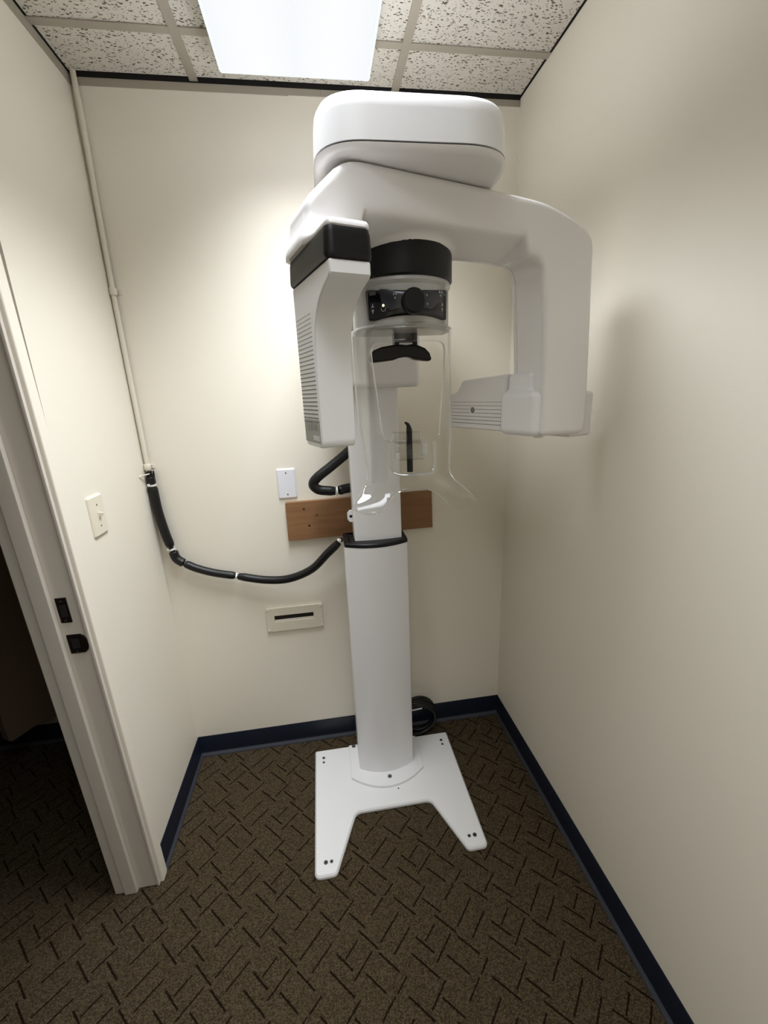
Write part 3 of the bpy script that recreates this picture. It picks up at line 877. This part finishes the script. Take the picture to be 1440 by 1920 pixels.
def f_gantry(p):
    s, t, z = p[..., 0], p[..., 1], p[..., 2]
    d = sd_extrude(sd_poly(s, z, prof), t, -0.055, 0.048, 0.012)
    # underside of the bar slopes up towards the front
    cut = (1.812 - z) * 0.94 - (t + 0.055) * 0.34
    x = np.maximum(s - 0.262, 0)
    cut = cut - 3.0 * np.maximum(-0.09 - s, 0) - 0.8 * x - 140 * x * x
    d = smax(d, cut, 0.014)
    cap = sd_box(p, (-0.1625, -0.05, 1.752), (0.0345, 0.1, 0.010), 0.008)
    d = smin(d, cap, 0.045)
    q = np.stack([np.hypot(s - 0.048, t - 0.087) - 0.1085, np.abs(z - 1.812) - 0.022], -1)
    hub = np.minimum(q.max(-1), 0) + np.linalg.norm(np.maximum(q, 0), axis=-1)
    d = smin(d, hub, 0.016)
    return np.maximum(d, np.where(s < -0.1, 1.7495 - z, -1.0))
TS = 0.030
sdf_part('gantry_arm', f_gantry, (-0.225, -0.17, 1.38), (0.515, 0.21, 1.91), 0.005, 'offwhite', mc, cut=((0, TS - 0.0006, 0), (0, 1, 0)))
sdf_part('gantry_rear_cover', f_gantry, (-0.225, -0.17, 1.38), (0.515, 0.21, 1.91), 0.005, 'offwhite', mc, cut=((0, TS + 0.0006, 0), (0, -1, 0)))

# generator housing
gp = [(-0.15, 1.7085), (-0.15, 1.690), (-0.143, 1.684), (-0.118, 1.676), (-0.095, 1.664), (-0.077, 1.648), (-0.064, 1.627), (-0.057, 1.60), (-0.055, 1.565),
      (-0.055, 1.440), (-0.046, 1.4255), (0.036, 1.4255), (0.048, 1.436), (0.05, 1.5), (0.05, 1.7085)]
gen = prism('generator_housing', gp, -0.197, -0.130, 'x', 'white', mc, bev=0.004, segs=3, xf=gx, ang=50)
# black band
bpn = rrect(-0.2015, -0.1255, -0.1545, 0.055, 0.014, 6)
loft('black_band', [[(x, y, z) for x, y in inset(bpn, d)] for z, d in ((1.7085, 0.003), (1.7115, 0.0005), (1.716, 0.0), (1.742, 0.0015), (1.7495, 0.0035))], 'black', mc, smooth=40, xf=gx)
# grille of slots on the outer face of the generator
bm = bmesh.new()
def slot(s0, tc, zc, w, hh):
    box_bm(s0 - 0.0006, s0 + 0.0005, tc - w / 2, tc + w / 2, zc - hh / 2, zc + hh / 2, bm)
nrow = 26
for r in range(nrow):
    z = 1.652 - r * 0.0072
    f = r / (nrow - 1)
    for c in range(15):
        t = -0.043 + c * 0.0061
        slot(-0.197, t, z, 0.0022 + 0.0032 * f, 0.0009 + 0.0017 * f)
for v in bm.verts: v.co = gx(v.co)
tag(from_bm('grille', bm, 'grille', gen, smooth=0), 'rows of small ventilation slots', kind='stuff')
bm = box_bm(-0.1976, -0.1965, -0.048, 0.043, 1.434, 1.476)
for v in bm.verts: v.co = gx(v.co)
lb = from_bm('model_label', bm, 'label', gen, smooth=0)
def put_text(name, body, size, s, tc, zc, m, parent):
    me = text_mesh(body, size, 0.0002)
    for v in me.vertices:
        v.co = gx(Vector((s, tc - v.co.x, zc + v.co.y)))
    return link_mesh(name, me, m, parent)
put_text('model_name', 'CS 8100', 0.0195, -0.1979, -0.002, 1.462, 'labelprint', lb)
bm = box_bm(-0.1979, -0.1975, -0.044, -0.008, 1.4385, 1.4475)
for v in bm.verts: v.co = gx(v.co)
from_bm('label_strip', bm, 'labelprint', lb, smooth=0)

# sensor
sc_ = [(0.318, 1.409), (0.312, 1.507), (0.28, 1.511), (0.262, 1.530), (0.250, 1.545), (0.066, 1.552), (0.068, 1.502), (0.068, 1.409)]
sens = prism('sensor_cover', sc_, 0.336, 0.40, 'x', 'offwhite', mc, bev=0.006, segs=3, xf=gx, ang=30)
bm = bmesh.new()
for r in range(7):
    z = 1.484 - r * 0.0098
    f = 0.35 + 0.65 * r / 6
    for c in range(34):
        t = 0.078 + c * 0.0069
        if abs(t - 0.2) < 0.011 and abs(z - 1.462) < 0.011: continue
        w = 0.0014 + 0.0016 * f
        box_bm(0.3354, 0.3365, t - w / 2, t + w / 2, z - w / 2, z + w / 2, bm)
for v in bm.verts: v.co = gx(v.co)
tag(from_bm('sensor_perforations', bm, 'grille', sens, smooth=0), 'rows of tiny holes', kind='stuff')
disc('sensor_button', gx((0.3362, 0.2, 1.462)), -U, 0.0085, 0.0012, 'grille', sens, segs=20)
def f_brk(p):
    a = sd_box(p, (0.344, 0.010, 1.4575), (0.030, 0.057, 0.0525), 0.016)
    b = sd_box(p, (0.350, 0.014, 1.50), (0.024, 0.040, 0.052), 0.013)
    return smin(a, b, 0.012)
sdf_part('sensor_bracket', f_brk, (0.29, -0.07, 1.38), (0.40, 0.09, 1.57), 0.004, 'white', mc)
prism('sensor_end_cover', rrect(1.387, 1.500, -0.034, 0.05, 0.01, 4) and [(-0.034, 1.392), (0.05, 1.392), (0.05, 1.503), (-0.034, 1.503)], 0.455, 0.535, 'x', 'offwhite', mc, bev=0.008, segs=3, xf=gx)
for s in (0.375, 0.455):
    disc('arm_foot', gx((s, -0.01, 1.404)), (0, 0, -1), 0.012, 0.007, 'offwhite', mc, segs=18, bev=0.002)

# stationary hub below the gantry ----------------------------------------
# drawn about the arm's frame, then set about the hub's own axis at its real size
HX, HY, HK, HZ = 0.829, -0.645, 1.111, 1.5183
before_hub = set(bpy.data.objects)
def circ(r, z, n=64, cx=AX, cy=AY):
    return [(cx + r * math.cos(2 * pi * k / n), cy + r * math.sin(2 * pi * k / n), z) for k in range(n)]
loft('hub_ring', [circ(0.097, 1.712), circ(0.0995, 1.715), circ(0.0995, 1.7645)], 'black', mc)
SR = 0.097
M['housegrey'] = mat('grey_panel_housing', lin(176, 174, 170), 0.16, spec=0.6)
def dcirc(r, z, n=56):
    a = math.radians(97)
    return [(AX + r * math.sin(-a + 2 * a * k / n), AY - r * math.cos(-a + 2 * a * k / n), z) for k in range(n + 1)]
loft('panel_housing', [dcirc(0.088, 1.627), dcirc(0.0945, 1.629), dcirc(0.0955, 1.6355), dcirc(0.093, 1.638), dcirc(0.093, 1.70), dcirc(0.0965, 1.706), dcirc(0.0955, 1.7118)], 'housegrey', mc, smooth=25)
def cyl(a, z, r):
    """a = arc position in metres on radius SR, front = 0"""
    ph = a / SR
    return Vector((AX + r * math.sin(ph), AY - r * math.cos(ph), z))
def cyl_patch(name, poly, r, m, parent, th=0.0008, sub=0.006):
    """polygon in (arc, z) mapped on the cylinder, with thickness"""
    xs = [p[0] for p in poly]; zs = [p[1] for p in poly]
    pts = [Vector(p) for p in poly]; edges = [(i, (i + 1) % len(poly)) for i in range(len(poly))]
    def inside(x, y):
        c = False; n = len(poly)
        for i in range(n):
            a, b = poly[i], poly[i - 1]
            if (a[1] > y) != (b[1] > y) and x < (b[0] - a[0]) * (y - a[1]) / (b[1] - a[1]) + a[0]: c = not c
        return c
    nx = int((max(xs) - min(xs)) / sub); nz = int((max(zs) - min(zs)) / sub)
    for i in range(1, nx):
        for j in range(1, max(2, nz)):
            x = min(xs) + (max(xs) - min(xs)) * i / nx; z = min(zs) + (max(zs) - min(zs)) * j / max(2, nz)
            if inside(x, z): pts.append(Vector((x, z)))
    v, e_, f, *_ = delaunay_2d_cdt(pts, edges, [], 0, 1e-6)
    bm = bmesh.new()
    bv = [bm.verts.new(cyl(p.x, p.y, r)) for p in v]
    for t in f:
        c = sum((v[i] for i in t), Vector((0, 0))) / len(t)
        if inside(c.x, c.y): bm.faces.new([bv[i] for i in t])
    bmesh.ops.recalc_face_normals(bm, faces=bm.faces)
    for fc in bm.faces:
        c = fc.calc_center_median()
        if fc.normal.dot(Vector((c.x - AX, c.y - AY, 0))) < 0: fc.normal_flip()
    me = bpy.data.meshes.new(name); bm.to_mesh(me); bm.free()
    me.shade_smooth()
    o = link_mesh(name, me, m, parent)
    if th:
        s = o.modifiers.new('thickness', 'SOLIDIFY'); s.thickness = th; s.offset = -1
    return o

PN = round_poly([(-0.083, 1.6935), (0.086, 1.6935), (0.0815, 1.643), (-0.0785, 1.643)], 0.005, 4)
pan = cyl_patch('control_panel', PN, 0.0985, 'blackgloss', mc, th=0.004)
cyl_patch('panel_print', round_poly([(-0.055, 1.692), (0.078, 1.692), (0.062, 1.672), (0.04, 1.6585), (0.0, 1.654), (-0.035, 1.657), (-0.05, 1.668)], 0.003, 3), 0.0987, 'panelgrey', pan, th=0)
kc = cyl(0.003, 1.6685, 0.0985)
kd = (kc - Vector((AX, AY, kc.z))).normalized()
disc('panel_knob', kc, kd, 0.0205, 0.016, 'black', mc, segs=40, bev=0.003)
def icon(name, pts, m='icon'):
    return cyl_patch(name, pts, 0.0989, m, pan, th=0, sub=0.05)
for a, z in ((-0.068, 1.667), (0.0665, 1.668)):
    icon('up_arrow', [(a - 0.0028, z - 0.003), (a + 0.0028, z - 0.003), (a, z + 0.004)])
    icon('down_arrow', [(a - 0.0028, z - 0.006), (a, z - 0.0135), (a + 0.0028, z - 0.006)])
disc('status_led', cyl(-0.0475, 1.6655, 0.0988), cyl(-0.0475, 0, 1) - cyl(-0.0475, 0, 0), 0.0022, 0.0006, 'led', pan, segs=14)
icon('standby_mark', [(-0.0475 + r * math.cos(a), 1.6605 + r * math.sin(a)) for r, A in ((0.0046, np.linspace(0.85 * pi, 2.15 * pi, 12)), (0.0038, np.linspace(2.15 * pi, 0.85 * pi, 12))) for a in A])
for a0 in (0.5 * pi, 1.5 * pi - pi / 3, 1.5 * pi + pi / 3):
    c = (0.0620, 1.6855)
    a1 = a0 + pi
    d = (c[0] + 0.0036 * math.cos(a1), c[1] + 0.0036 * math.sin(a1))
    icon('radiation_blade', [(d[0] + 0.0021 * math.cos(k), d[1] + 0.0021 * math.sin(k)) for k in np.linspace(0, 2 * pi, 9)[:-1]])
icon('warning_mark', [(0.0705, 1.6825), (0.0765, 1.6825), (0.0735, 1.690)], 'icondim')
icon('display_outline', [(-0.074, 1.684), (-0.061, 1.684), (-0.061, 1.690), (-0.074, 1.690)], 'icondim')
for a, z in ((-0.0285, 1.682), (-0.0245, 1.682), (-0.0265, 1.676), (0.030, 1.680), (0.031, 1.666)):
    icon('dial_mark', [(a - 0.0011, z - 0.0016), (a + 0.0011, z - 0.0016), (a + 0.0011, z + 0.0016), (a - 0.0011, z + 0.0016)])

# head rest and its support
box('head_rest_support', (0.791, 0.800, -0.775, -0.75, 1.592, 1.64), 'black', mc, bev=0.001, segs=1)
box('head_rest_support', (0.827, 0.836, -0.775, -0.75, 1.592, 1.64), 'black', mc, bev=0.001, segs=1)
box('support_block', (0.795, 0.832, -0.768, -0.75, 1.611, 1.64), 'black', mc, bev=0.001, segs=1)
hr = [(0.742, 1.579), (0.7425, 1.588), (0.75, 1.5975), (0.765, 1.603), (0.785, 1.606), (0.803, 1.6065), (0.813, 1.605), (0.823, 1.6065), (0.835, 1.605), (0.85, 1.599), (0.859, 1.590), (0.8625, 1.580), (0.8615, 1.575),
      (0.848, 1.5765), (0.830, 1.579), (0.820, 1.5835), (0.812, 1.5845), (0.80, 1.583), (0.788, 1.579), (0.768, 1.577), (0.748, 1.5755)]
prism('head_rest', hr, -0.782, -0.757, 'y', 'black', mc, bev=0.004, segs=3, ang=60)
box('white_tab', (0.8005, 0.8265, -0.7735, -0.7715, 1.6, 1.6105), 'white', mc, bev=0.0008, segs=1)

# clear face shield ------------------------------------------------------
ZF = 1.366
def shield_xyz(a, z):
    ph = a / SR
    x, y = SR * math.sin(ph), -SR * math.cos(ph)
    if z < ZF:
        f = min(1.0, (ZF - z) / 0.066); f = f * f * (3 - 2 * f)
        fx, fy = a * 1.04, -SR - 0.004 - 0.012 * f + 0.25 * a * a
        x, y = x * (1 - f) + fx * f, y * (1 - f) + fy * f
    return Vector((AX + x, AY + y, z))
right = [(0.150, 1.634), (0.149, 1.60), (0.144, 1.55), (0.135, 1.50), (0.123, 1.45), (0.111, 1.40), (0.105, 1.37), (0.1045, 1.356), (0.108, 1.340), (0.114, 1.324), (0.1205, 1.3085), (0.1195, 1.3055),
         (0.10, 1.2985), (0.085, 1.2955), (0.074, 1.2965), (0.064, 1.302), (0.055, 1.312), (0.044, 1.3245), (0.03, 1.3325), (0.015, 1.336), (0.0, 1.337)]
outl = right + [(-a, z) for a, z in right[-2::-1]]
outl = [(p.x, p.y) for p in catmull([(a, z, 0) for a, z in outl], 3)]
hole = round_poly([(0.079, 1.604), (-0.079, 1.604), (-0.058, 1.432), (0.058, 1.432)], [0.018, 0.018, 0.016, 0.016], 6)
hole = [(a, z + (0.003 * (1 - (a / 0.079) ** 2) if z > 1.59 else 0)) for a, z in hole]
# long edges get extra points so that they follow the curve
def dens(poly, d):
    out = []
    for i in range(len(poly)):
        a, b = Vector(poly[i]), Vector(poly[(i + 1) % len(poly)])
        n = max(1, int((b - a).length / d))
        out += [tuple(a + (b - a) * k / n) for k in range(n)]
    return out
outl = dens(outl, 0.007); hole = dens(hole, 0.006)
def inpoly(x, y, poly):
    c = False
    for i in range(len(poly)):
        a, b = poly[i], poly[i - 1]
        if (a[1] > y) != (b[1] > y) and x < (b[0] - a[0]) * (y - a[1]) / (b[1] - a[1]) + a[0]: c = not c
    return c
pts = [Vector(p) for p in outl] + [Vector(p) for p in hole]
n0, n1 = len(outl), len(hole)
edges = [(i, (i + 1) % n0) for i in range(n0)] + [(n0 + i, n0 + (i + 1) % n1) for i in range(n1)]
st = 0.007
for i in range(-23, 24):
    for j in range(50):
        a, z = i * st, 1.290 + j * st
        if inpoly(a, z, outl) and not inpoly(a, z, hole):
            dmin = min((Vector(p) - Vector((a, z))).length for p in outl + hole)
            if dmin > st * 0.4: pts.append(Vector((a, z)))
v, e_, f, *_ = delaunay_2d_cdt(pts, edges, [], 0, 1e-6)
bm = bmesh.new()
bv = [bm.verts.new(shield_xyz(p.x, p.y)) for p in v]
for t in f:
    c = sum((v[i] for i in t), Vector((0, 0))) / len(t)
    if inpoly(c.x, c.y, outl) and not inpoly(c.x, c.y, hole):
        bm.faces.new([bv[i] for i in t])
bmesh.ops.recalc_face_normals(bm, faces=bm.faces)
me = bpy.data.meshes.new('face_shield'); bm.to_mesh(me); bm.free(); me.shade_smooth()
sh = link_mesh('face_shield', me, ['clear', 'rim'], mc)
so = sh.modifiers.new('thickness', 'SOLIDIFY'); so.thickness = 0.0042; so.offset = 0; so.material_offset_rim = 1; so.use_even_offset = False
# bite block and holder
def onsh(a, z, d=0.0):
    p = shield_xyz(a, z); n = Vector((p.x - AX, p.y - AY, 0)).normalized()
    return p + n * d
ul = [(-0.045, 1.424), (-0.0455, 1.40), (-0.0445, 1.382), (-0.038, 1.3705), (-0.025, 1.3665), (0.0, 1.3655), (0.025, 1.3655), (0.036, 1.3685), (0.0425, 1.378), (0.043, 1.40), (0.0425, 1.424)]
tube('pocket_rib', [onsh(a, z, 0.003) for a, z in ul], 0.0022, 'rim', mc, n=5, segs=8)
tube('pocket_rib', [onsh(a, z, 0.008) for a, z in ul[3:8]], 0.0026, 'rim', mc, n=5, segs=8)
BX, BY = 0.800, -0.852
bb = box('bite_holder', (BX - 0.026, BX + 0.026, BY - 0.012, BY + 0.010, 1.396, 1.428), 'clearthick', mc, bev=0.005, segs=3)
box('holder_top', (BX - 0.031, BX + 0.025, BY - 0.002, BY + 0.018, 1.4285, 1.447), 'clearthick', bb, bev=0.004, segs=2)
box('holder_ear', (BX + 0.022, BX + 0.031, BY - 0.013, BY - 0.004, 1.404, 1.428), 'rim', bb, bev=0.002, segs=2)
box('holder_ear', (BX - 0.0285, BX - 0.0215, BY - 0.013, BY - 0.004, 1.398, 1.413), 'rim', bb, bev=0.002, segs=2)
tube('bite_rod', [(BX, BY + 0.002, 1.373), (BX, BY + 0.002, 1.41), (BX, BY + 0.002, 1.44), (BX - 0.0005, BY, 1.452), (BX - 0.003, BY - 0.002, 1.461), (BX - 0.0085, BY - 0.004, 1.4655)], lambda t: 0.0058 if t < 0.8 else 0.0058 - (t - 0.8) * 0.02, 'black', mc, n=6, segs=16)
for o in set(bpy.data.objects) - before_hub:
    off = OFF[o]
    for v in o.data.vertices:
        p = v.co + off
        v.co = Vector((HX + (p.x - AX) * HK, HY + (p.y - AY) * HK, HZ + (p.z - HZ) * HK)) - off
